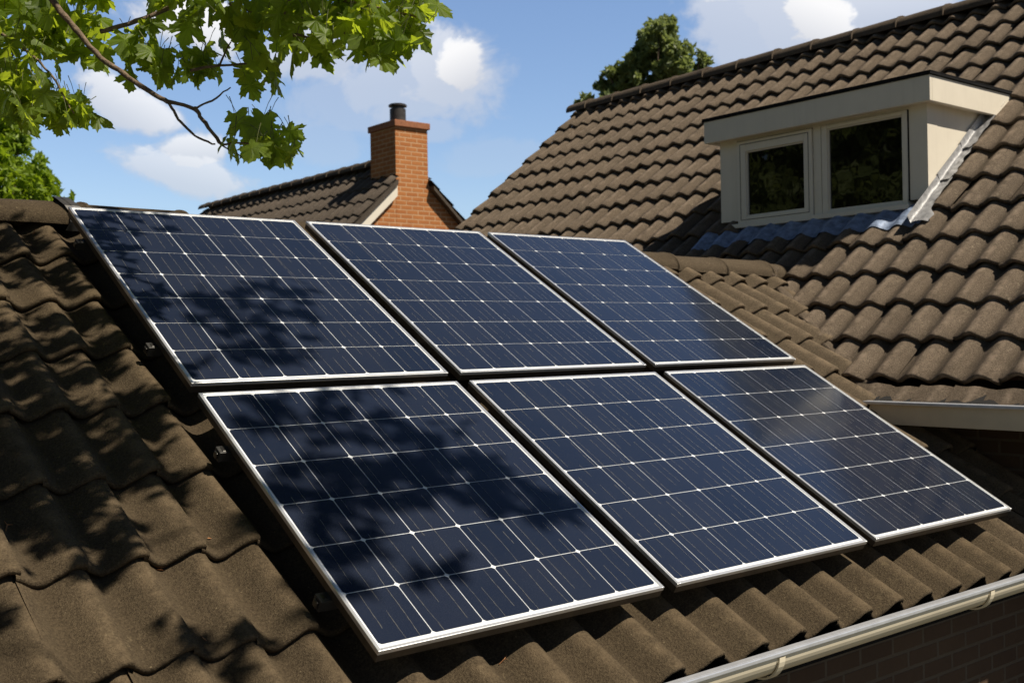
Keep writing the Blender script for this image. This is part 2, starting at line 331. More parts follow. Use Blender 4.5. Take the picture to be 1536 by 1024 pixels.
def tile_field(name, pos, bounds, lips, top, prof, amp, thick, nseg, mat_, parent, jit=1.0, vrows=5, flip=False, keep=None, seed=1, side=0.55, ov=0.08, lift=0.007):
    """courses of interlocking tiles; every tile is its own island so seams and small misalignments show"""
    rg = random.Random(seed); V = []; Fc = []; CRV = []
    for ci, lip in enumerate(lips):
        nxt = lips[ci+1] if ci+1 < len(lips) else top
        end = nxt+0.05
        for ti in range(len(bounds)-1):
            b0, b1 = bounds[ti], bounds[ti+1]
            if keep and not keep((b0+b1)/2, lip, end): continue
            jv, jn, jt, jr = rg.gauss(0, .0035)*jit, rg.gauss(0, .0014)*jit, rg.gauss(0, .0020)*jit, rg.gauss(0, .003)*jit
            slip = -rg.uniform(.006, .018) if rg.random() < .05*jit else 0.0
            ns = nseg
            rows = [(.07, -thick*.62), (.004, -thick*0.66), (0.0, -thick*0.5), (-.001, -thick*0.28), (.002, -thick*0.08), (.009, 0.0)]
            L = end-lip
            for q in range(1, vrows+1): rows.append((.009+(L-.009)*q/vrows, 0.0))
            k = len(V); nc = ns+2
            for (dv, dn) in rows:
                for c in range(nc):
                    t = min(c/ns, 1.0)*(1+ov) if c <= ns else 1+ov
                    u = b0+(b1-b0)*t; h = prof(t)*(amp(u) if callable(amp) else amp)
                    if c == ns+1: h -= thick*side; u -= 0.001     # overlapped side edge
                    seamlift = lift*max(0, (t-0.75)/0.25)
                    chip = 0.0
                    if dv < .01 and dn < 0: chip = 0.0045*mn.noise(Vector((u*28, lip*31, seed)))+0.002*mn.noise(Vector((u*90, lip*37, seed)))
                    wob = 0.0016*mn.noise(Vector((u*9, (lip+dv)*9, seed+5)))
                    n = h+dn+thick*(1-dv/L)+jn+jr*(t-.5)+jt*(dv/L)+seamlift+wob
                    V.append(pos(u, lip+dv+jv+chip+slip, n)); CRV.append(prof(t))
            for r_ in range(len(rows)-1):
                for c in range(nc-1):
                    q = (k+r_*nc+c, k+r_*nc+c+1, k+(r_+1)*nc+c+1, k+(r_+1)*nc+c)
                    Fc.append(q[::-1] if flip else q)
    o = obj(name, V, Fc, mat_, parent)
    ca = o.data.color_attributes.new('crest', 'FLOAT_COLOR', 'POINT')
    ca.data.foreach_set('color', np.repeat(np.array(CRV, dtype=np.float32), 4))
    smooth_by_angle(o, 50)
    return o

# profiles, t in 0..1 across one tile
def prof_asym(t):
    t = t % 1.0 if t <= 1.0 else t-1.0
    if t < .36: ph = math.pi*((t+.08)/.44)
    elif t < .92: ph = math.pi*(1+(t-.36)/.56)
    else: ph = math.pi*((t-.92)/.44)
    return (0.5+0.5*math.cos(ph))**0.9
def prof_round(t): return 0.5-0.5*math.cos(2*math.pi*(t % 1.0))

house = thing('brick_house', 'L-shaped house with brown concrete tile roofs, cream dormer and solar panels', 'house', (1.5, 3.0, GROUND))

# --- main roof
CREST = -0.106; AMP = 0.052; TH = 0.034
def ridge_v(u): return 2.79-0.062*max(0.0, min(u, 5.0))
def warp_v(u): return -0.075*max(0.0, u-3.05)
crest_u = [-0.05-0.158*k for k in range(20, 0, -1)]+[-0.05+0.19*k for k in range(0, 26)]
bounds = [c+0.012 for c in crest_u]
def pos_main(u, v, n):
    vv = min(v+warp_v(u)*min(1, max(0, (v+.1)/.6)), ridge_v(u)+0.02)
    return roofpt(u, vv, CREST-AMP-TH*0.5+n)
lips = [-0.215]+[0.225+0.36*k for k in range(8)]
def keep_main(u, a, b):
    # hidden where the wing's slope lies well above
    x = u; y = b*math.cos(A); z = b*math.sin(A)
    return 0.78+math.tan(R(39))*(x-3.98) < z+0.45
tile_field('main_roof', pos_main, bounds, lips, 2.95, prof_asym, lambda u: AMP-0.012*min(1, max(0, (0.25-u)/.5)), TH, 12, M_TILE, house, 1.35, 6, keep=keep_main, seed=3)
def ridge_pt(u, n=0.0): return roofpt(u, ridge_v(u), CREST-0.05+n)
VB = Vector((0, math.cos(A), -math.sin(A))); NB = Vector((0, math.sin(A), math.cos(A)))
def pos_back(u, v, n): return ridge_pt(u)+VB*(3.2-v)+NB*(n-AMP)
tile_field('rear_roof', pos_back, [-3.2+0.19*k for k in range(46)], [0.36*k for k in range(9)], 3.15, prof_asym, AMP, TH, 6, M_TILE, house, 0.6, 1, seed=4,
           keep=lambda u, a, b: u < 5.2)
# solid underlay below the tiles and the walls
mb = MB(); nb = CREST-AMP-0.05
e0, e1 = roofpt(-3.15, -0.15, nb), roofpt(4.4, -0.15, nb); r0, r1 = roofpt(-3.15, 2.80, nb), roofpt(4.9, 2.42, nb)
k0, k1 = ridge_pt(-3.15)+VB*3.1+NB*-.12, ridge_pt(5.5)+VB*3.1+NB*-.12
mb.quad(e0, e1, r1, r0); mb.quad(r0, r1, k1, k0)
mb.build('roof_underlay', M_DECK, house)

# ridge caps
def ridge_cap(name, pts_fn, a, b, step, rad, mat_, parent, up=Vector((0, 0, 1)), seed=0, side=Vector((0, 1, 0)), drop=0.8):
    rg = random.Random(seed); V = []; Fc = []; x = a; sgn = 1 if b > a else -1; ns = 14
    while (b-x)*sgn > 0.02:
        x2 = x+sgn*min(step, abs(b-x)); jz = rg.gauss(0, .003); tw = rg.gauss(0, .02)
        prof = [(0.0, 1.09), (0.035, 1.10), (0.05, 1.04), (0.5, 1.0), (1.0, 0.955), (1.06, 0.94)]
        k = len(V)
        for layer in (1.0, 0.86):
            for (t, sc) in prof:
                c = pts_fn(x+(x2-x)*t)
                for j in range(ns+1):
                    an = math.pi*(j/ns-0.5)*1.10+tw
                    rr = rad*sc*layer*(1+0.02*mn.noise(Vector((x*5+t*3, an*2, seed))))
                    V.append(c+side*(math.sin(an)*rr*1.12)+up*(math.cos(an)*rr*drop+jz))
        nl = len(prof)*(ns+1)
        for ly in (0, 1):
            for i in range(len(prof)-1):
                for j in range(ns):
                    q = (k+ly*nl+i*(ns+1)+j, k+ly*nl+i*(ns+1)+j+1, k+ly*nl+(i+1)*(ns+1)+j+1, k+ly*nl+(i+1)*(ns+1)+j)
                    Fc.append(q if ly == 0 else q[::-1])
        for j in range(ns): Fc.append((k+j, k+nl+j, k+nl+j+1, k+j+1))
        for i in range(len(prof)-1):
            for j in (0, ns): Fc.append((k+i*(ns+1)+j, k+(i+1)*(ns+1)+j, k+nl+(i+1)*(ns+1)+j, k+nl+i*(ns+1)+j))
        x = x2
    o = obj(name, V, Fc, mat_, parent); smooth_by_angle(o, 45); return o
rc = ridge_cap('ridge_tiles', lambda u: ridge_pt(u, -0.005), 4.75, -3.2, 0.42, 0.125, M_TILE, house, seed=11, drop=0.72)
# dark strap over the ridge beside the top panel
mb = MB(); c = ridge_pt(0.02, -0.005)
for dx in (0.0, 0.028):
    ring = [c+Vector((dx+0.02*math.sin(j), 0, 0))*1+Vector((0, math.sin(math.pi*(j/12-.5)*1.25)*0.155, math.cos(math.pi*(j/12-.5)*1.25)*0.112)) for j in range(13)]
    for j in range(12):
        mb.quad(ring[j], ring[j+1], ring[j+1]+Vector((0.034, 0, -0.002)), ring[j]+Vector((0.034, 0, -0.002)))
mb.build('ridge_strap', M_DARKMETAL, house, True)

# --- wing roof (ridge runs along Y)
PW = R(39); WS = Vector((math.cos(PW), 0, math.sin(PW))); WN = Vector((-math.sin(PW), 0, math.cos(PW))); WV0 = Vector((3.98, 0, 0.78))
WAMP = 0.040; WTH = 0.040; WPER = 0.181; S_R = 4.16
def pos_wing(y, s, n): return WV0+WS*min(s, S_R+.03)+WN*(n-WAMP-WTH*0.4)+Vector((0, y, 0))
Y_A, Y_B = -0.95, 7.07
yb = [0.962+WPER*0.5-WPER*k for k in range(11, -34, -1)]
yb = [y for y in yb if Y_A <= y <= Y_B+.05]
wl = [-0.412+0.3150*k for k in range(15)]
def keep_wing(y, a, b):
    x = 3.98+b*math.cos(PW); z = .78+b*math.sin(PW)
    if 4.98 < x and 1.5 < y < 2.95 and x < 5.6: return False      # under the dormer
    return True
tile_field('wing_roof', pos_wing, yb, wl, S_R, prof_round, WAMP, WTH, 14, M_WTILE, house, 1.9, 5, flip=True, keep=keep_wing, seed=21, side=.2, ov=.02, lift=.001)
def wridge(y): return WV0+WS*S_R+WN*(-0.03)+Vector((0, y, 0))
WB = Vector((math.cos(PW), 0, -math.sin(PW))); WNB = Vector((math.sin(PW), 0, math.cos(PW)))
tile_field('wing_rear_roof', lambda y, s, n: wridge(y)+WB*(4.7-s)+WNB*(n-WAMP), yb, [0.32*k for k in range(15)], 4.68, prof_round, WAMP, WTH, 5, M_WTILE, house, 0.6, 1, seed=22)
ridge_cap('wing_ridge_tiles', lambda y: wridge(y)+Vector((0, 0, -0.022)), Y_A, Y_B+.03, 0.43, 0.122, M_WTILE, house, side=Vector((1, 0, 0)), seed=12, drop=0.80)
mb = MB(); d = WN*(-0.14)
a0, a1 = WV0+WS*(-.40)+d, WV0+WS*S_R+d; a2 = wridge(0)+WB*4.6+WNB*-.14
for p, q in ((a0, a1), (a1, a2)):
    mb.quad(p+Vector((0, Y_A+.04, 0)), q+Vector((0, Y_A+.04, 0)), q+Vector((0, Y_B-.04, 0)), p+Vector((0, Y_B-.04, 0)))
mb.build('wing_underlay', M_DECK, house)

# walls
mb = MB()
mb.box((-2.9, 0.10, GROUND), (3.9, 0.32, -0.24)); 
mb.prism([(-2.9, .32, GROUND), (-2.9, 4.6, GROUND), (-2.9, 4.6, -.15), (-2.9, 2.45, 1.08), (-2.9, .32, -.1)], (0.2, 0, 0))
mb.box((-2.7, 4.4, GROUND), (3.8, 4.6, -.2))
mb.build('main_wall', M_BRICKD, house, uvbox=True)
mb = MB(); WX = 3.86
mb.box((WX, -0.60, GROUND), (WX+.22, 6.95, 0.52))
rr_ = wridge(0); bx = rr_.x+(rr_.x-WX)
for yy in (-0.60, 6.75):
    mb.prism([(WX+.22, yy, GROUND), (bx, yy, GROUND), (bx, yy, .4), (rr_.x, yy, rr_.z-.22), (WX+.22, yy, .66)], (0, 0.2, 0))
mb.build('wing_wall', M_BRICKD, house, uvbox=True)

# main eave: soffit, gutter with zinc lip and straps
mb = MB(); mb.box((-2.9, -0.040, -0.335), (3.85, 0.098, -0.315)); mb.box((-2.9, -0.052, -0.345), (3.85, -0.041, -0.262)); mb.build('soffit', M_FELT, house)
gut = MB(); GY, GZ, GR = -0.126, -0.214, 0.076
ring = [(GY-GR*math.cos(th), GZ-GR*math.sin(th)) for th in [math.pi*j/18 for j in range(19)]]
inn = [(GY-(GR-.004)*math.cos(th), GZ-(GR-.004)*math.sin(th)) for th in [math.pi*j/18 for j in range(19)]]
X0, X1 = -3.1, 3.84
for pr in (ring,):
    for j in range(18): gut.quad((X0, *pr[j]), (X1, *pr[j]), (X1, *pr[j+1]), (X0, *pr[j+1]))
G = gut.build('gutter', M_CREAMP, house, True)
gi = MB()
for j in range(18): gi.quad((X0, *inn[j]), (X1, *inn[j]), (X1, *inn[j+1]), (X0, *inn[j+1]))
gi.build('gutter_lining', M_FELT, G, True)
ap = MB()   # felt drip strip hanging from under the eave tiles into the gutter, slightly wavy
for i in range(120):
    xa, xb = X0+(X1-X0)*i/120, X0+(X1-X0)*(i+1)/120
    q = lambda x: GY+.01+.006*mn.noise(Vector((x*3, 7, 1)))
    ap.quad((xa, -.03, -.262), (xb, -.03, -.262), (xb, q(xb), GZ-.048), (xa, q(xa), GZ-.048))
ap.build('eave_felt', M_FELT, house, True)
mb = MB(); mb.box((X0, GY-GR-.007, GZ-.004), (X1, GY-GR+.003, GZ+.010), bev=.003); mb.box((X0, GY-GR+.0035, GZ-.002), (X1, GY-GR+.030, GZ+.0088), bev=.002); mb.build('gutter_lip', M_ZINC, G)
for bxx in (-1.27, 0.0, 1.27, 2.53, 3.7):
    mb = MB(); n_ = 16
    for j in range(n_):
        th, th2 = math.pi*j/n_*0.98, math.pi*(j+1)/n_*0.98; q = GR+.006
        p = lambda t_, x_: (x_, GY-q*math.cos(t_), GZ-.006-q*math.sin(t_))
        mb.quad(p(th, bxx), p(th, bxx+.028), p(th2, bxx+.028), p(th2, bxx))
        o_ = lambda t_, x_: (x_, GY-GR*math.cos(t_), GZ-.006-GR*math.sin(t_))
        mb.quad(p(th, bxx), p(th2, bxx), o_(th2, bxx), o_(th, bxx)); mb.quad(p(th, bxx+.028), o_(th, bxx+.028), o_(th2, bxx+.028), p(th2, bxx+.028))
    mb.build('gutter_strap', M_CREAMP, G)
# wing eave: under-tile strip, fascia with zinc lip
mb = MB()
mb.box((3.475, -0.9, 0.292), (3.50, 0.90, 0.389), bev=.002)
mb.box((3.505, -0.9, 0.292), (3.857, 0.93, 0.310))
WF = mb.build('wing_fascia', M_TAUPE, house)
mb = MB(); mb.box((3.450, -0.9, 0.390), (3.512, 0.925, 0.406), bev=.004); mb.build('wing_gutter_lip', M_ZINC, WF)
tile_field('eave_course', lambda y, s, n: Vector((3.520+s*.7, y, 0.388+s*.55+n)), [y for y in yb if y < 1.1], [0.0], 0.10, prof_round, 0.010, 0.008, 8, M_WTILE, house, 1.5, 2, flip=True, seed=31)
mb = MB(); mb.quad((3.51, -.9, .40), (3.51, .93, .40), (3.62, .93, .46), (3.62, -.9, .46)); mb.build('eave_underlay', M_DECK, house)

# valley mortar and ridge-end mortar
mb = MB(); rg = random.Random(5)
vt, vb = Vector((4.50, 2.36, 1.235)), Vector((3.60, 0.93, 0.425)); rows = []
for i in range(60):
    t = i/59; c = vt.lerp(vb, t); row = []
    for j in range(9):
        sgn = (j-4)/4; wdt = 0.050+0.02*mn.noise(Vector((t*9, 3, 1)))
        p = c+Vector((sgn*wdt*0.9, -sgn*wdt*0.55, 0)); hgt = max(0.78+math.tan(PW)*(p.x-3.98)-0.035, p.y*math.tan(A)-0.135)
        p.z = hgt-0.02*abs(sgn)-.012+0.016*mn.noise(Vector((t*24, j*1.3, 2)))+0.012
        if abs(sgn) == 1: p.z -= 0.06
        row.append(p)
    rows.append(row)
V = [p for r_ in rows for p in r_]; Fc = [(i*9+j, i*9+j+1, (i+1)*9+j+1, (i+1)*9+j) for i in range(59) for j in range(8)]
obj('valley_mortar', V, Fc, M_WTILE, house, True)
def blob(name, c, rad, m_, parent, amp=.35, sub=3, seed=0):
    bm = bmesh.new(); bmesh.ops.create_icosphere(bm, subdivisions=sub, radius=1)
    for v in bm.verts:
        n = v.co.copy(); v.co = Vector(c)+Vector((n.x*rad[0], n.y*rad[1], n.z*rad[2]))*(1+amp*mn.noise(n*1.7+Vector((seed, 0, 0)))+amp*.5*mn.noise(n*4+Vector((seed, 2, 0))))
    q = MB(); q.bm(bm); return q.build(name, m_, parent, True)
blob('mortar_bedding', at(1326, 592, 5.70), (0.075, 0.10, 0.05), M_WTILE, house, seed=3)
blob('mortar_bedding', at(1150, 412, 7.10), (0.09, 0.08, 0.055), M_WTILE, house, seed=6)

# ------------------------------------------------------------------ dormer
DX, DY0, DY1, DZ0, DZ1 = 4.95, 1.41, 3.065, 1.575, 2.20
dm = MB()
# body: corner posts, head, cheeks that run back into the slope
dm.box((DX, 2.905, DZ0+.005), (DX+.12, DY1, DZ1)); dm.box((DX, DY0, DZ0+.005), (DX+.12, 1.535, DZ1))
dm.box((DX+.004, 1.535, 2.152), (DX+.12, 2.905, DZ1)); dm.box((DX-.008, 2.185, 1.557), (DX+.11, 2.246, 2.152))
for y0 in (DY0+.002, DY1-.052):
    dm.prism([(DX+.12, y0, 1.50), (DX+.12, y0, DZ1), (5.95, y0, DZ1), (5.95, y0, 2.15)], (0, 0.05, 0))
dm.box((DX+.3, DY0+.06, 1.5), (DX+.33, DY1-.06, DZ1))
DO = dm.build('dormer', M_CREAM, house)
# flat roof with overhanging fascia
fx = 4.855; fy0, fy1 = 1.335, 3.135; z0, z1 = 2.163, 2.322
mb = MB(); mb.box((fx, fy0, z0), (fx+.03, fy1, z1), bev=.003); mb.box((fx+.0305, fy0, z0), (5.98, fy0+.03, z1), bev=.003); mb.box((fx+.0305, fy1-.03, z0), (5.98, fy1, z1), bev=.003)
mb.box((fx+.0305, fy0+.0305, z0+.012), (5.9, fy1-.0305, z0+.024)); mb.build('dormer_fascia', M_CREAM, DO)
mb = MB(); mb.box((fx-.012, fy0-.012, z1+.001), (6.02, fy1+.012, z1+.016), bev=.003); mb.box((fx-.012, fy0-.012, z1+.0165), (fx+.05, fy1+.012, z1+.024), bev=.003); mb.box((fx+.05, fy0-.012, z1+.0165), (6.02, fy0+.05, z1+.024), bev=.003)
mb.build('dormer_felt_roof', M_FELT, DO)
def window(y0, y1, zb, zt, py0, py1, pz0, pz1, x_out, label):
    mb = MB(); xa, xb = x_out, DX+.09
    mb.box((xa, y0, zb), (xb, py0, zt), bev=.003); mb.box((xa, py1, zb), (xb, y1, zt), bev=.003)
    mb.box((xa+.001, py0+.0005, zb), (xb, py1-.0005, pz0), bev=.003); mb.box((xa+.001, py0+.0005, pz1), (xb, py1-.0005, zt), bev=.003)
    # glazing bead
    for (a, b_, c, d_) in ((py0+.001, py0+.009, pz0, pz1), (py1-.009, py1-.001, pz0, pz1), (py0+.0095, py1-.0095, pz0+.001, pz0+.009), (py0+.0095, py1-.0095, pz1-.009, pz1-.001)):
        mb.box((xa+.012, a, c), (xa+.03, b_, d_))
    o = mb.build('window_frame', M_CREAM, DO); o['label'] = label
    mb = MB(); mb.box((xa+.026, py0-.003, pz0-.003), (xa+.030, py1+.003, pz1+.003)); mb.build('window_pane', M_GLASS, DO)
window(2.252, 2.893, 1.556, 2.146, 2.316, 2.818, 1.604, 2.070, DX-.022, 'casement frame with a thick sash')
window(1.545, 2.179, 1.556, 2.150, 1.578, 2.138, 1.576, 2.124, DX-.012, 'fixed light with a slim frame')
mb = MB(); mb.box((DX-.045, 1.52, 1.523), (DX+.05, 2.945, 1.5545), bev=.004); mb.build('window_sill', M_CREAM, DO)
# dark reveals between frame and posts
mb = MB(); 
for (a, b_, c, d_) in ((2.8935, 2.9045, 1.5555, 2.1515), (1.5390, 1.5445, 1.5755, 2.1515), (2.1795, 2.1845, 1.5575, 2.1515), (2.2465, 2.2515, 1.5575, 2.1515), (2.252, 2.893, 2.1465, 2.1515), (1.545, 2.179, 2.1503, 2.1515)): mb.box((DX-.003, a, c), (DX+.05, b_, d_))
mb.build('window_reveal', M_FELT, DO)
mb = MB(); xq = DX-.0235
for (a, b_, c, d_) in ((2.276, 2.2795, 1.578, 2.124), (2.862, 2.8655, 1.578, 2.124), (2.28, 2.8615, 2.1205, 2.124), (2.28, 2.8615, 1.578, 1.5815)): mb.box((xq, a, c), (xq+.01, b_, d_))
mb.build('window_seal', M_FELT, DO)
# lead apron under the sill, dressed over the tile rolls
nu, nv = 150, 10; V = []; Fc = []
for i in range(nu+1):
    y = 1.36+(3.16-1.36)*i/nu
    t = ((y-yb[0])/WPER) % 1.0
    for j in range(nv+1):
        q = j/nv; low = 0.060+0.02*mn.noise(Vector((y*7, 1, 4)))
        s_top = (DX-.052-3.98)/math.cos(PW); s = s_top+.05-(0.05+.135+low*.8+.03*max(0, (y-2.6)/.5))*q
        n = prof_round(t)*WAMP*(1-0.25*(1-q))-WAMP+0.014-0.02*max(0, .35-q)+0.006*mn.noise(Vector((y*30, q*4, 3)))
        if y > 3.08: s -= 0.02
        V.append(pos_wing(y, s, n+WAMP+WTH*.4))
for i in range(nu):
    for j in range(nv): Fc.append((i*(nv+1)+j, i*(nv+1)+j+1, (i+1)*(nv+1)+j+1, (i+1)*(nv+1)+j))
obj('lead_apron', V, Fc, M_LEAD, DO, True)
# pale stepped flashing up the lit cheek, in overlapping crumpled pieces
V = []; Fc = []
pieces = [(0.98, 1.46, 0), (1.43, 1.82, 1), (1.79, 2.44, 2)]
for (sa, sb, pi_) in pieces:
    k = len(V); nu, nv = 34, 12
    for i in range(nu+1):
        s = sa+(sb-sa)*i/nu
        for j in range(nv+1):
            q = j/nv; wid = 0.070+0.035*mn.noise(Vector((s*11, pi_, 2)))+(0.05*max(0, (1.18-s)/.2) if pi_ == 0 else 0)
            if q < 0.25: y = DY0-.004-.003*pi_; n = 0.055-(q/.25)*0.035
            else: y = DY0-.006-wid*(q-.25)/.75; n = 0.020-0.012*((q-.25)/.75)+(prof_round(((y-yb[0])/WPER) % 1.0)-1)*WAMP*0.45+0.007*mn.noise(Vector((s*18, q*4, pi_)))+0.003*mn.noise(Vector((s*60, q*14, pi_)))
            n += 0.012*(1-i/nu)+0.010
            V.append(pos_wing(y, s, n+WAMP+WTH*.4))
    for i in range(nu):
        for j in range(nv): Fc.append((k+i*(nv+1)+j, k+i*(nv+1)+j+1, k+(i+1)*(nv+1)+j+1, k+(i+1)*(nv+1)+j))
obj('side_flashing', V, Fc, M_LEADW, DO, True)

# ------------------------------------------------------------------ solar panels
PW_, HB, HT, GAP = 1.0, 1.18465, 1.35257, 0.05808
def build_panel(label, u0, v0, W, H, rows, seed):
    rg = random.Random(seed); base = roofpt(u0, v0, 0)
    root = thing('solar_panel', label, 'solar panel', base, 'solar panels in two rows of three on the roof')
    fr = lambda c: roofpt(u0+c.x, v0+c.y, c.z)
    fw, th = 0.010, 0.036
    mb = MB()
    lipd = 0.0135
    mb.box((0, 0, -lipd), (fw, H, 0), bev=.0015, frame=fr); mb.box((W-fw, 0, -lipd), (W, H, 0), bev=.0015, frame=fr)
    mb.box((fw+.0002, 0, -lipd), (W-fw-.0002, fw, 0), bev=.0015, frame=fr); mb.box((fw+.0002, H-fw, -lipd), (W-fw-.0002, H, 0), bev=.0015, frame=fr)
    r_ = .0018; zt = -lipd-.0002
    mb.box((r_, r_, -th), (fw, H-r_, zt), 1, frame=fr); mb.box((W-fw, r_, -th), (W-r_, H-r_, zt), 1, frame=fr)
    mb.box((fw+.0002, r_, -th), (W-fw-.0002, fw, zt), 1, frame=fr); mb.box((fw+.0002, H-fw, -th), (W-fw-.0002, H-r_, zt), 1, frame=fr)
    mb.build('frame', [M_ALU, M_FRAME], root)
    g = MB(); zb = -0.0035
    g.quad(*[fr(Vector(c)) for c in ((fw-.001, fw-.001, zb), (W-fw+.001, fw-.001, zb), (W-fw+.001, H-fw+.001, zb), (fw-.001, H-fw+.001, zb))], 0)
    g.quad(*[fr(Vector(c)) for c in ((fw, fw, -th+.004), (fw, H-fw, -th+.004), (W-fw, H-fw, -th+.004), (W-fw, fw, -th+.004))], 0)
    mx, mt, mbm = 0.015, 0.016, 0.022
    cw, ch = (W-2*mx)/6, (H-mt-mbm)/rows
    for i in range(6):
        for j in range(rows):
            x0, y0 = mx+cw*i+.0014, mbm+ch*j+.0013; x1, y1 = x0+cw-.0028, y0+ch-.0026; c = 0.0072; z = zb+.0008
            g.poly([fr(Vector((x, y, z))) for x, y in ((x0+c, y0), (x1-c, y0), (x1, y0+c), (x1, y1-c), (x1-c, y1), (x0+c, y1), (x0, y1-c), (x0, y0+c))], 1)
    # thin ribbons running up the cells, drawn in broken stretches
    for i in range(6):
        for b_ in (0.22, 0.5, 0.78):
            x = mx+cw*(i+b_)+rg.gauss(0, .004); y = mbm; on = rg.random() < .5; seg = 0; drift = rg.gauss(0, .02)
            while y < H-mt:
                L = rg.uniform(.010, .022); y2 = min(y+L, H-mt); xn = x+rg.gauss(0, .0006)+drift*0.008
                if seg <= 0: on = not on; seg = rg.randint(4, 26) if on else rg.randint(1, 7)
                seg -= 1
                if on:
                    hw = rg.uniform(.00018, .0005); z = zb+.0014
                    g.quad(fr(Vector((x-hw, y, z))), fr(Vector((x+hw, y, z))), fr(Vector((xn+hw, y2, z))), fr(Vector((xn-hw, y2, z))), 2)
                x, y = xn, y2
    g.build('cell_sheet', [M_BACK, M_CELL, M_BUS], root)
    return root
vt_ = HB+GAP; ST = PW_+GAP
build_panel('solar panel in the upper row beside the bare tiles and ridge, dappled by leaf shade', 0, vt_, PW_, HT, 7, 1)
build_panel('solar panel in the middle of the upper row, below the brick chimney', ST, vt_, PW_, HT, 7, 2)
build_panel('solar panel at the right end of the upper row, nearest the dormer', 2*ST, vt_, PW_, HT, 7, 3)
build_panel('large near solar panel in the lower row, beside bare tiles, with the darkest leaf shadow', 0, 0, PW_, HB, 6, 4)
build_panel('solar panel in the middle of the lower row, fully sunlit above the gutter', ST, 0, PW_, HB, 6, 5)
build_panel('solar panel at the right end of the lower row, below the wing fascia', 2*ST, 0, PW_, HB, 6, 6)
for v, lab in ((0.252, 'aluminium mounting rail under the lower panels, nearest the gutter'), (0.928, 'aluminium mounting rail under the upper part of the lower panels'),
               (1.552, 'aluminium mounting rail under the lower part of the upper panels'), (2.36, 'aluminium mounting rail under the upper panels, nearest the ridge')):
    rt = thing('mounting_rail', lab, 'mounting rail', roofpt(0, v, -.08), 'rails carrying the solar panels')
    fr = lambda c: roofpt(c.x, v+c.y, c.z)
    mb = MB(); mb.box((-.030, -.018, -.072), (3.13, .018, -.038), bev=.002, frame=fr); mb.build('rail', M_DARKMETAL, rt)
    mb = MB(); mb.box((-.020, -.013, -.048), (-.003, .013, -.0365), bev=.003, frame=fr); mb.box((-.036, -.010, -.066), (-.0305, .010, -.046), bev=.002, frame=fr)
    mb.build('end_clamp', M_BRASS, rt)

# small litter on the tiles
def litter(name, label, cat, x, y, size, kind, ang):
    d = ray(x, y); n = UN; c0 = CREST-0.012; t = (c0-n.dot(CAM))/n.dot(d); P0 = CAM+d*t
    dep = Vector((P0.x, P0.y, P0.z))
    bv = bpy.data
    dg.update()
    hit = scene.ray_cast(dg, CAM, d.normalized())
    P0 = hit[1]+hit[2]*0.003 if hit[0] else dep; nn = hit[2] if hit[0] else n
    if nn.dot(d) > 0: nn = -nn
    a = (UX*math.cos(ang)+UV_*math.sin(ang)); a = (a-nn*a.dot(nn)).normalized(); b_ = nn.cross(a)
    mb = MB()
    if kind == 'leaf':
        pr = [(-1, 0), (-.5, .22), (0, .3), (.5, .2), (1, 0), (.5, -.2), (0, -.26), (-.5, -.2)]
        pts = [P0+a*(p[0]*size)+b_*(p[1]*size)+nn*(0.25*size*abs(p[1])*2+0.12*size*p[0]**2+.001) for p in pr]
        for i in range(8): mb.poly([P0+nn*.0015, pts[i], pts[(i+1) % 8]])
        mb.tube([pts[4], pts[4]+a*size*.5+nn*size*.15], size*.03, 5)
    else:
        mb.tube([P0-a*size+nn*.001, P0+nn*.004, P0+a*size*.7+b_*size*.25+nn*.001], [size*.05, size*.06, size*.03], 6)
        mb.tube([P0+nn*.004, P0+a*size*.2-b_*size*.45+nn*.006], [size*.04, size*.02], 6)
    o = mb.build(name, M_DRY, None); o['label'] = label; o['category'] = cat; o['group'] = 'dry litter lying on the roof tiles'
LITTER = [('dry_leaf', 'small orange dry leaf lying below a tile lip on the left roof', 'dry leaf', 240, 851, .017, 'leaf', .3),
          ('twig', 'dry twig fragment on the tiles at the left frame edge', 'twig', 9, 790, .03, 'twig', 1.2),
          ('dry_leaf', 'reddish dry leaf caught between tiles under the ridge', 'dry leaf', 52, 351, .016, 'leaf', .9),
          ('dry_leaf', 'tiny pale leaf scrap in the leaf shadow low on the roof', 'dry leaf', 305, 960, .010, 'leaf', 2.0),
          ('dry_leaf', 'tan leaf scrap on the lit tile beside the large near panel', 'dry leaf', 313, 809, .009, 'leaf', .2),
          ('twig', 'short straw on the eave tiles below the large near panel', 'twig', 757, 990, .02, 'twig', .1)]

# ------------------------------------------------------------------ far house
fh = thing('neighbour_house', 'orange brick neighbour house with grey tile roof, chimney and cream bargeboard', 'house', (8.28, 15, GROUND))
FP = R(43); FX, FZ, FY = 8.283, 3.60, 12.0
fS = Vector((-math.cos(FP), 0, -math.sin(FP))); fN = Vector((-math.sin(FP), 0, math.cos(FP)))
fS2 = Vector((math.cos(FP), 0, -math.sin(FP))); fN2 = Vector((math.sin(FP), 0, math.cos(FP)))
fyb = [11.92+0.268*k for k in range(30)]
LS = 3.9
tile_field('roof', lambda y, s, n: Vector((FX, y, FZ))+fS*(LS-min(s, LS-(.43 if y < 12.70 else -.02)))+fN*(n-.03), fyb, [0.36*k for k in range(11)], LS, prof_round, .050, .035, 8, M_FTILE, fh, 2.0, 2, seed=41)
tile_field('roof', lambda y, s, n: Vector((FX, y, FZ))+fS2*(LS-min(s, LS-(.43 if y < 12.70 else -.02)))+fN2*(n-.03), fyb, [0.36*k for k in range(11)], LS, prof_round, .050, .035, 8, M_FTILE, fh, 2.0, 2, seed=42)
ridge_cap('ridge_tiles', lambda y: Vector((FX, y, FZ+.025)), 12.70, fyb[-1]+.03, 0.42, 0.13, M_FTILE, fh, side=Vector((1, 0, 0)), seed=13, drop=.8)
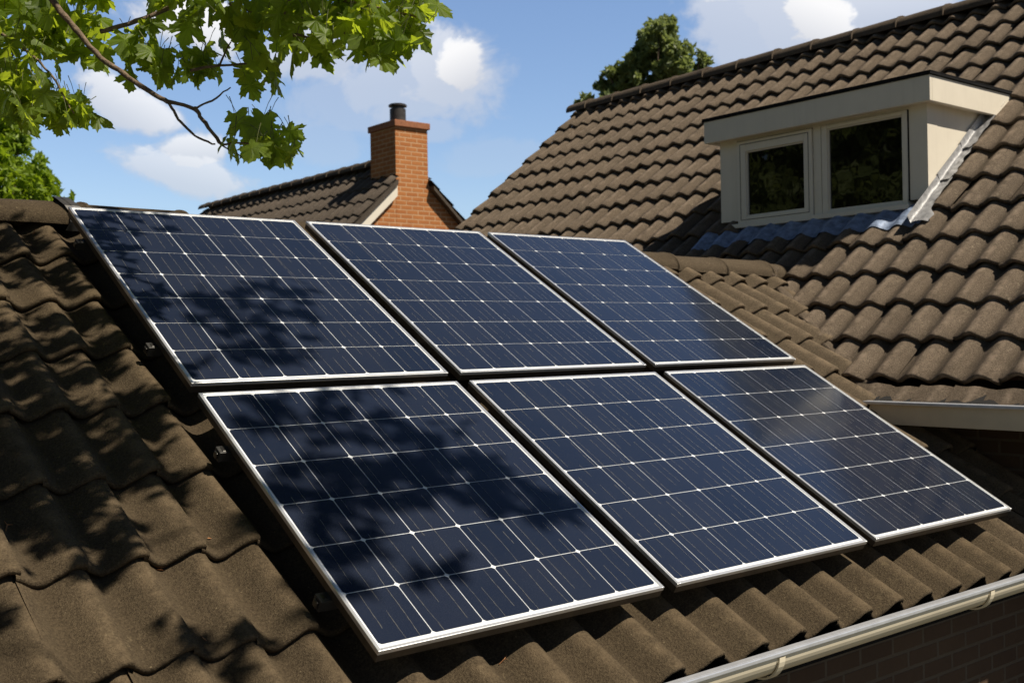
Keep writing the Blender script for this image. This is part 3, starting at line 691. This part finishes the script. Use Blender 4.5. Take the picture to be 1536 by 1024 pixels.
g = MB(); gz = FZ-.10; hw = 2.75
g.prism([(FX-hw, FY, GROUND), (FX+hw, FY, GROUND), (FX+hw, FY, gz-hw*math.tan(FP)), (FX, FY, gz), (FX-hw, FY, gz-hw*math.tan(FP))], (0, 7.6, 0))
g.build('gable_wall', M_BRICK, fh, uvbox=True)
mb = MB()
mb.prism([(FX-2.85, FY-.09, gz-.03-2.85*math.tan(FP)), (FX-.33, FY-.09, gz-.03-.33*math.tan(FP)), (FX-.33, FY-.09, gz-.20-.33*math.tan(FP)), (FX-2.85, FY-.09, gz-.20-2.85*math.tan(FP))], (0, .086, 0))
o = mb.build('bargeboard', M_CREAM, fh)
mb = MB()
mb.prism([(FX+.33, FY-.12, gz-.0-.33*math.tan(FP)), (FX+2.85, FY-.12, gz-.0-2.85*math.tan(FP)), (FX+2.85, FY-.12, gz-.06-2.85*math.tan(FP)), (FX+.33, FY-.12, gz-.06-.33*math.tan(FP))], (0, .116, 0))
mb.prism([(FX-2.85, FY-.12, gz+.05-2.85*math.tan(FP)), (FX-.33, FY-.12, gz+.05-.33*math.tan(FP)), (FX-.33, FY-.12, gz-.028-.33*math.tan(FP)), (FX-2.85, FY-.12, gz-.028-2.85*math.tan(FP))], (0, .116, 0))
mb.build('verge_board', M_FTILE, fh)
mb = MB(); mb.box((7.985, FY-.003, 2.2), (8.585, 12.715, 4.075)); CH = mb.build('chimney', M_BRICK, fh, uvbox=True)
mb = MB(); mb.box((7.955, FY-.045, 4.076), (8.615, 12.745, 4.175), bev=.008); mb.build('chimney_cap', M_CLAYCAP, CH)
pc = (8.26, 12.33)
mb = MB(); mb.tube([(*pc, 4.176), (*pc, 4.42)], .128, 20); mb.tube([(*pc, 4.421), (*pc, 4.462)], .10, 20); mb.tube([(*pc, 4.463), (*pc, 4.485), (*pc, 4.500)], [.146, .146, .125], 20)
o = mb.build('chimney_pot', M_SOOT, CH); smooth_by_angle(o, 40)
# sheet outline where the chimney's shadow lies on the left slope; never built
V = []; Fc = []
for i in range(11):
    for j in range(5):
        s = 0.25+1.15*i/10; y = 12.02+0.72-0.55*i/10+(j/4)*0.18-0.09*(i % 2)*.3
        V.append(Vector((FX, y, FZ))+fS*s+fN*(0.075+.01*mn.noise(Vector((s*9, y*9, 0)))))
for i in range(10):
    for j in range(4): Fc.append((i*5+j, i*5+j+1, (i+1)*5+j+1, (i+1)*5+j))

# ------------------------------------------------------------------ trees
HALF = [(0, 0), (.13, -.04), (.30, -.07), (.45, .0), (.38, .07), (.40, .13), (.27, .2), (.42, .27), (.47, .36), (.58, .38), (.55, .47), (.64, .58), (.50, .57), (.42, .63), (.36, .56), (.18, .50), (.24, .62), (.32, .68), (.22, .75), (.20, .84), (.10, .86), (0, 1)]
OUT = HALF+[(-x, y) for x, y in reversed(HALF[1:-1])]
class Leaves:
    def __init__(s): s.v = []; s.f = []; s.uv = []; s.st = MB()
    def maple(s, base, tip, nrm, size, rg):
        y = tip.normalized(); x = y.cross(nrm).normalized(); z = x.cross(y); k = len(s.v)
        fold, curl, rip, skew, xs = rg.uniform(.05, .55), rg.uniform(-.15, .55), rg.uniform(.0, .10), rg.uniform(-.12, .12), rg.uniform(.72, .98)
        ph = rg.uniform(0, 6)
        def P(a, b):
            a2 = a*xs+skew*b*b
            h = -fold*abs(a)**1.3-curl*max(0, b-.25)**2+rip*math.sin(9*a+7*b+ph)
            return base+(x*a2+y*b+z*h)*size
        s.v.append(P(0, .32)); s.uv.append((0, .32))
        for a, b in OUT: s.v.append(P(a, b)); s.uv.append((a, b))
        q = base-y*size*rg.uniform(.25, .55)+Vector((rg.gauss(0, .006), rg.gauss(0, .006), rg.uniform(.005, .03)))
        s.st.tube([base+z*size*.0, (base+q)/2+Vector((0, 0, .004)), q], [.0008, .0009, .0012], 4, cap=False)
        n = len(OUT)
        for i in range(n): s.f.append((k, k+1+i, k+1+(i+1) % n))
    def diamond(s, p, size, rg):
        a = Vector((rg.gauss(0, 1), rg.gauss(0, 1), rg.gauss(0, 1))).normalized(); b = a.cross(Vector((rg.gauss(0, 1), rg.gauss(0, 1), rg.gauss(0, 1)))).normalized(); c = a.cross(b)
        k = len(s.v); s.v += [p-a*size, p+b*size*.45+c*size*.12, p+a*size, p-b*size*.45+c*size*.12]; s.f.append((k, k+1, k+2, k+3))

# --- maple whose branch hangs over the roof
tree = thing('maple_tree', 'leafy green maple with a thin branch hanging over the near roof', 'tree', (-3.0, -1.1, GROUND))
rg = random.Random(99)
mb = MB(); mb.tube([(-3.0, -1.1, GROUND-.1), (-2.97, -1.08, GROUND+.5), (-2.9, -1.0, -1), (-2.95, -1.05, 1), (-2.85, -.95, 2.2), (-2.8, -1.0, 3.2), (-2.9, -1.1, 4.4)], [.17, .13, .12, .105, .09, .065, .03], 14); mb.build('trunk', M_BARK, tree, True)
D0 = 2.8
BR = [  # visible limbs: (pixel x, y, depth) polylines with start and end radius
    ([(60, -30, 2.82), (80, 3, 2.80), (112, 42, 2.80), (150, 86, 2.79), (185, 110, 2.78), (225, 138, 2.77), (252, 152, 2.76), (290, 163, 2.76), (308, 185, 2.75), (332, 217, 2.74)], .0088, .0042),
    ([(252, 153, 2.76), (268, 178, 2.74), (292, 203, 2.73), (322, 217, 2.73)], .004, .0024),
    ([(291, 162, 2.76), (318, 151, 2.78), (345, 131, 2.79)], .0032, .0018),
    ([(150, 48, 2.95), (205, 32, 2.95), (262, 8, 2.97), (300, -20, 3.0)], .0066, .0052),
    ([(345, 6, 2.7), (385, 18, 2.68), (425, 26, 2.66), (475, 28, 2.66), (530, 18, 2.65)], .0058, .0028), ([(424, 25, 2.66), (441, -14, 2.66)], .0045, .006),
    ([(440, 52, 2.62), (480, 59, 2.6), (530, 48, 2.6)], .004, .0022), ([(285, 106, 2.85), (330, 99, 2.85), (412, 93, 2.84)], .004, .0022), ([(330, 99, 2.85), (345, 62, 2.85)], .003, .0018),
    ([(-30, 30, 2.9), (30, 70, 2.9), (75, 110, 2.88), (110, 170, 2.86)], .0045, .002), ([(30, 70, 2.9), (10, 110, 2.9), (40, 165, 2.88)], .003, .0018),
    ([(441, -14, 2.66), (560, 10, 2.6), (640, 30, 2.58)], .0045, .002), ([(332, 217, 2.74), (380, 215, 2.73), (425, 232, 2.72)], .0028, .0014), ([(332, 217, 2.74), (360, 235, 2.72), (375, 245, 2.72)], .002, .001)]
def spl(pts, n=5):
    out = []; pts = [Vector(p) for p in pts]
    for i in range(len(pts)-1):
        p0, p1, p2, p3 = pts[max(i-1, 0)], pts[i], pts[i+1], pts[min(i+2, len(pts)-1)]
        for k in range(n):
            t = k/n; out.append(0.5*((2*p1)+(p2-p0)*t+(2*p0-5*p1+4*p2-p3)*t*t+(3*p1-p0-3*p2+p3)*t**3))
    return out+[pts[-1]]
for pts, ra, rb in BR:
    P3 = spl([at(*p) for p in pts]); n_ = len(P3)
    P3 = [p+Vector([rg.gauss(0, .0011) for _ in range(3)]) for p in P3]
    m2 = MB(); m2.tube(P3, [(ra+(rb-ra)*i/(n_-1))*(1+.12*rg.uniform(-1, 1)) for i in range(n_)], 8); m2.build('branch', M_BARK, tree, True)
def limb(pts, ra, rb):
    P3 = spl(pts, 6); n_ = len(P3); m2 = MB(); m2.tube(P3, [ra+(rb-ra)*i/(n_-1) for i in range(n_)], 8); m2.build('branch', M_BARK, tree, True)
a_ = at(60, -30, 2.82)
limb([(-2.87, -1.0, 2.0), (-1.9, -.2, 2.2), (-1.1, .35, 2.05), a_], .03, .0095)
limb([(-1.5, .1, 2.15), (-.9, .35, 1.98), at(300, -20, 3.0)], .012, .0055)
limb([(-2.85, -1.0, 2.6), (-1.6, -.5, 2.7), (-.5, -.1, 2.4), (.0, .0, 2.0), at(441, -14, 2.66)], .028, .0065)
limb([(-1.6, -.2, 2.2), (-1.1, .35, 1.9), at(-30, 30, 2.9)], .011, .0045)
limb([(-1.6, -.5, 2.7), (-.6, -.55, 2.75), (.3, -.7, 2.55), (.9, -.8, 2.3)], .016, .005)
limb([(-.5, -.53, 2.75), (-.1, -.9, 2.5), (.2, -1.2, 2.2)], .01, .004)
LV = Leaves()
def leaf_at(P, rg, smin=.052, smax=.088, droop=.75):
    h = Vector((rg.gauss(0, 1), rg.gauss(0, 1), 0)); h.normalize() if h.length > 0 else None
    tip = (h*rg.uniform(.25, 1.0)+Vector((0, 0, -rg.uniform(.3, 1.3)*droop/.75*.75))).normalized()
    nrm = Vector((rg.gauss(0, .6), rg.gauss(0, .6), rg.uniform(.3, 1.2)))
    LV.maple(P, tip, nrm, rg.uniform(smin, smax), rg)
CL = [  # visible clumps: centre, half size in px, depth, count
    (28, 30, 55, 40, 2.95, 26), (20, 95, 45, 40, 2.9, 14), (95, 50, 45, 30, 3.05, 16), (115, 15, 60, 25, 2.95, 12), (60, 160, 60, 26, 2.88, 24), (105, 172, 30, 20, 2.86, 11), (20, 150, 40, 40, 2.9, 12), (110, 70, 40, 35, 3.0, 12), (160, 88, 10, 10, 2.82, 2), (192, 118, 4, 4, 2.8, 1),
    (205, 58, 30, 18, 2.9, 5), (240, 15, 26, 16, 2.95, 4), (210, 90, 28, 14, 2.86, 6), (250, 100, 30, 16, 2.85, 8), (300, 100, 30, 14, 2.85, 8), (285, 115, 16, 8, 2.83, 3), (330, 25, 50, 18, 2.8, 10), (325, 70, 18, 14, 2.85, 3),
    (375, 50, 26, 22, 2.8, 6), (400, 85, 22, 20, 2.84, 6), (385, 125, 22, 14, 2.82, 5), (395, 25, 30, 20, 2.72, 7), (440, 25, 30, 26, 2.68, 9), (430, 85, 14, 8, 2.75, 2),
    (375, 195, 28, 14, 2.73, 7), (410, 215, 26, 14, 2.72, 7), (350, 215, 12, 8, 2.73, 2), (385, 222, 34, 10, 2.71, 5), (405, 180, 6, 4, 2.73, 1), (435, 232, 10, 6, 2.71, 2),
    (495, 45, 35, 24, 2.64, 9), (480, 75, 30, 12, 2.62, 6), (500, 12, 40, 18, 2.68, 8), (560, 25, 36, 28, 2.6, 14), (590, 55, 30, 18, 2.58, 9), (560, 75, 26, 10, 2.6, 6), (620, 20, 26, 24, 2.58, 8), (610, 65, 18, 10, 2.57, 4), (642, 8, 10, 12, 2.57, 3), (470, -5, 180, 14, 2.7, 16), (150, -10, 150, 14, 2.9, 14)]
for (x, y, hx, hy, d, n_) in CL:
    for _ in range(int(n_*1.35+.5)):
        P0 = at(x+rg.uniform(-hx, hx), y-14+rg.uniform(-hy, hy), (max(d, 2.9)+abs(rg.gauss(0, .1)) if 60 < x < 330 else d+rg.gauss(0, .09)))
        leaf_at(P0, rg)
# the boughs over the camera throw the dappled shade on tiles and panels
SHADE = [  # roof target pixel, spread, count, minimum lift
    (60, 360, 70, 8, 1.0), (150, 420, 60, 6, 1.0), (40, 470, 60, 7, 1.0), (140, 530, 60, 7, 1.0), (60, 590, 60, 9, 1.0), (170, 610, 55, 8, 1.0), (60, 660, 50, 9, 1.0), (150, 670, 50, 9, 1.0), (230, 660, 45, 7, 1.0), (40, 725, 35, 5, 1.0), (270, 690, 25, 3, 1.0),
    (25, 345, 50, 5, 1.0), (100, 385, 50, 5, 1.0), (200, 470, 40, 5, 1.0), (100, 480, 50, 6, 1.0), (25, 540, 45, 9, 1.0), (235, 590, 40, 8, 1.0), (95, 630, 60, 9, 1.0), (320, 925, 45, 5, 1.2), (390, 935, 35, 4, 1.2), (5, 880, 12, 3, 1.2),
    (300, 470, 45, 8, 1.5), (400, 470, 60, 12, 1.5), (360, 530, 50, 8, 1.5), (200, 335, 50, 6, 1.5), (420, 545, 40, 4, 1.6),
    (420, 650, 70, 9, 1.7), (540, 640, 70, 9, 1.7), (640, 690, 60, 9, 1.7), (450, 740, 60, 14, 1.7), (560, 750, 60, 14, 1.7), (680, 740, 55, 12, 1.7), (770, 770, 50, 12, 1.7), (830, 780, 30, 5, 1.7), (500, 830, 50, 8, 1.7), (640, 880, 40, 7, 1.7), (500, 890, 40, 5, 1.7)]
for (x, y, sp, n_, t0) in SHADE:
    for _ in range(int(n_*(4.2 if x < 285 and y < 740 else 1.6 if y > 860 else 3.2))):
        d = ray(x+rg.uniform(-sp, sp), y+rg.uniform(-sp, sp)*.6); t = (-.05-UN.dot(CAM))/UN.dot(d); Q = CAM+d*t
        q = (t0 if x < 285 or y > 900 else t0+1.2)+rg.uniform(0, .35)
        while True:
            P0 = Q+SUN*q; sxp, syp = px(P0)
            if syp < -75 or (P0-CAM).dot(CV) < .2: break
            q += .06
        leaf_at(P0+Vector((0, 0, .04)), rg, .08, .12)
LV_o = obj('crown', LV.v, LV.f, M_MAPLE, tree)
uvl = LV_o.data.uv_layers.new(name='UVMap')
vi = np.empty(len(LV_o.data.loops), dtype=np.int32); LV_o.data.loops.foreach_get('vertex_index', vi)
uvl.data.foreach_set('uv', np.array(LV.uv, dtype=np.float32)[vi].ravel())
LV.st.build('leaf_stalks', M_STALK, tree, True)

def big_tree(name, label, base, trunk_h, clumps, n, lsize, m_, seed, rad):
    rg = random.Random(seed); t = thing(name, label, 'tree', base, None)
    b = Vector(base); mb = MB(); top = b+Vector((0, 0, trunk_h))
    mb.tube([b-Vector((0, 0, .1)), b+Vector((0.03, 0, trunk_h*.35)), b+Vector((-.03, .05, trunk_h*.7)), top], [rad, rad*.8, rad*.55, rad*.2], 12)
    for (c, r_) in clumps[:14]:
        st = b+Vector((0, 0, trunk_h*rg.uniform(.45, .8))); mb.tube([st, st.lerp(c, .5)+Vector((0, 0, -.1)), c], [rad*.35, rad*.2, rad*.06], 6)
    mb.build('trunk', M_BARK, t, True)
    L = Leaves(); tot = sum(r_**2 for c, r_ in clumps)
    for (c, r_) in clumps:
        k = int(n*r_**2/tot); subs = [(c+Vector([rg.gauss(0, 1) for _ in range(3)]).normalized()*r_*rg.uniform(.3, .95), r_*rg.uniform(.22, .42)) for _ in range(12)]
        for _ in range(k):
            sc, sr = rg.choice(subs); d = Vector([rg.gauss(0, 1) for _ in range(3)]).normalized()
            L.diamond(sc+d*sr*rg.uniform(.25, 1.05)**.6, lsize*rg.uniform(.6, 1.3), rg)
    obj('crown', L.v, L.f, m_, t)
    return t
def pc_(l, d): return [(at(x, y, d+dd), r_*d/F_PX) for (x, y, r_, dd) in l]
cl = pc_([(-95, 330, 150, 0), (-60, 250, 95, -.3), (-10, 235, 62, .2), (25, 270, 48, -.2), (45, 300, 45, .3), (-20, 200, 50, 0), (5, 195, 28, .1), (-110, 180, 90, .2), (-5, 175, 48, .3), (28, 225, 34, .1), (22, 192, 32, 0), (58, 275, 34, .2), (-40, 340, 110, -.5), (60, 262, 18, .2), (62, 238, 10, .2), (92, 300, 20, .4), (-180, 260, 120, 0), (-150, 400, 150, .3), (30, 340, 80, .2)], 16)
c0 = at(-90, 300, 16); big_tree('garden_tree', 'bright yellow-green leafy tree behind the ridge at the left frame edge', (c0.x, c0.y, GROUND), 4.6, cl, 26000, .075, M_LEAFL, 3, .18)
cl = pc_([(985, 70, 34, 0), (1003, 42, 22, 0), (988, 58, 22, -.3), (966, 55, 14, .3), (955, 100, 30, 0), (1012, 92, 36, -.3), (925, 122, 24, 0), (908, 135, 16, .2), (912, 108, 9, 0), (945, 130, 30, .3), (1045, 108, 24, .2), (1050, 82, 8, 0), (1062, 92, 7, .1), (1000, 135, 45, 0), (1040, 140, 34, 0), (872, 150, 9, .3), (885, 150, 8, 0), (960, 170, 60, 0), (1020, 180, 60, .3), (1004, 30, 10, 0)], 24)
c0 = at(985, 150, 24); big_tree('tall_tree', 'dark olive leafy tree rising behind the far ridge of the wing', (c0.x, c0.y, GROUND), 9.0, cl, 22000, .085, M_LEAFR, 5, .25)

# unseen trees added to block low sky on the dormer and darken its reflections
cl = [(Vector((-13, 11, GROUND))+Vector(c), r_) for c, r_ in (((0, 0, 3.6), 2.3), ((.6, 1.2, 5.4), 1.7), ((-.4, -1.3, 5.2), 1.7), ((0, 0, 7.0), 1.4), ((.8, -.6, 2.6), 1.9), ((.5, 1.0, 2.2), 1.8))]
WT = big_tree('garden_tree', 'unseen bushy tree added at left to block low sky and stand in the window reflections', (-13, 11, GROUND), 6.5, cl, 9000, .16, M_LEAFR, 8, .2)
WT['group'] = 'added row of unseen trees that block low sky'
for (x, y, sc) in ((-13.6, 7.0, 1.35), (-14.5, 14.2, 1.5), (-13.0, 2.4, 1.3), (-13.4, 17.6, 1.75), (-12.5, -2.5, 1.3)):
    r_ = WT.copy(); COL.objects.link(r_); r_.location = (x, y, GROUND); r_.scale = (sc, sc, sc)
    WT.scale = (1.4, 1.4, 1.4)
    for ch in list(WT.children):
        c_ = ch.copy(); COL.objects.link(c_); c_.parent = r_; c_.matrix_parent_inverse = ch.matrix_parent_inverse.copy()

# ------------------------------------------------------------------ ground
V = []; Fc = []; S = 600
mb = MB(); mb.quad((-S, -S, GROUND), (S, -S, GROUND), (S, S, GROUND), (-S, S, GROUND)); g = mb.build('ground', M_GRASS); g['kind'] = 'structure'

bpy.context.view_layer.update(); dg = bpy.context.evaluated_depsgraph_get()
for l_ in LITTER: litter(*l_)
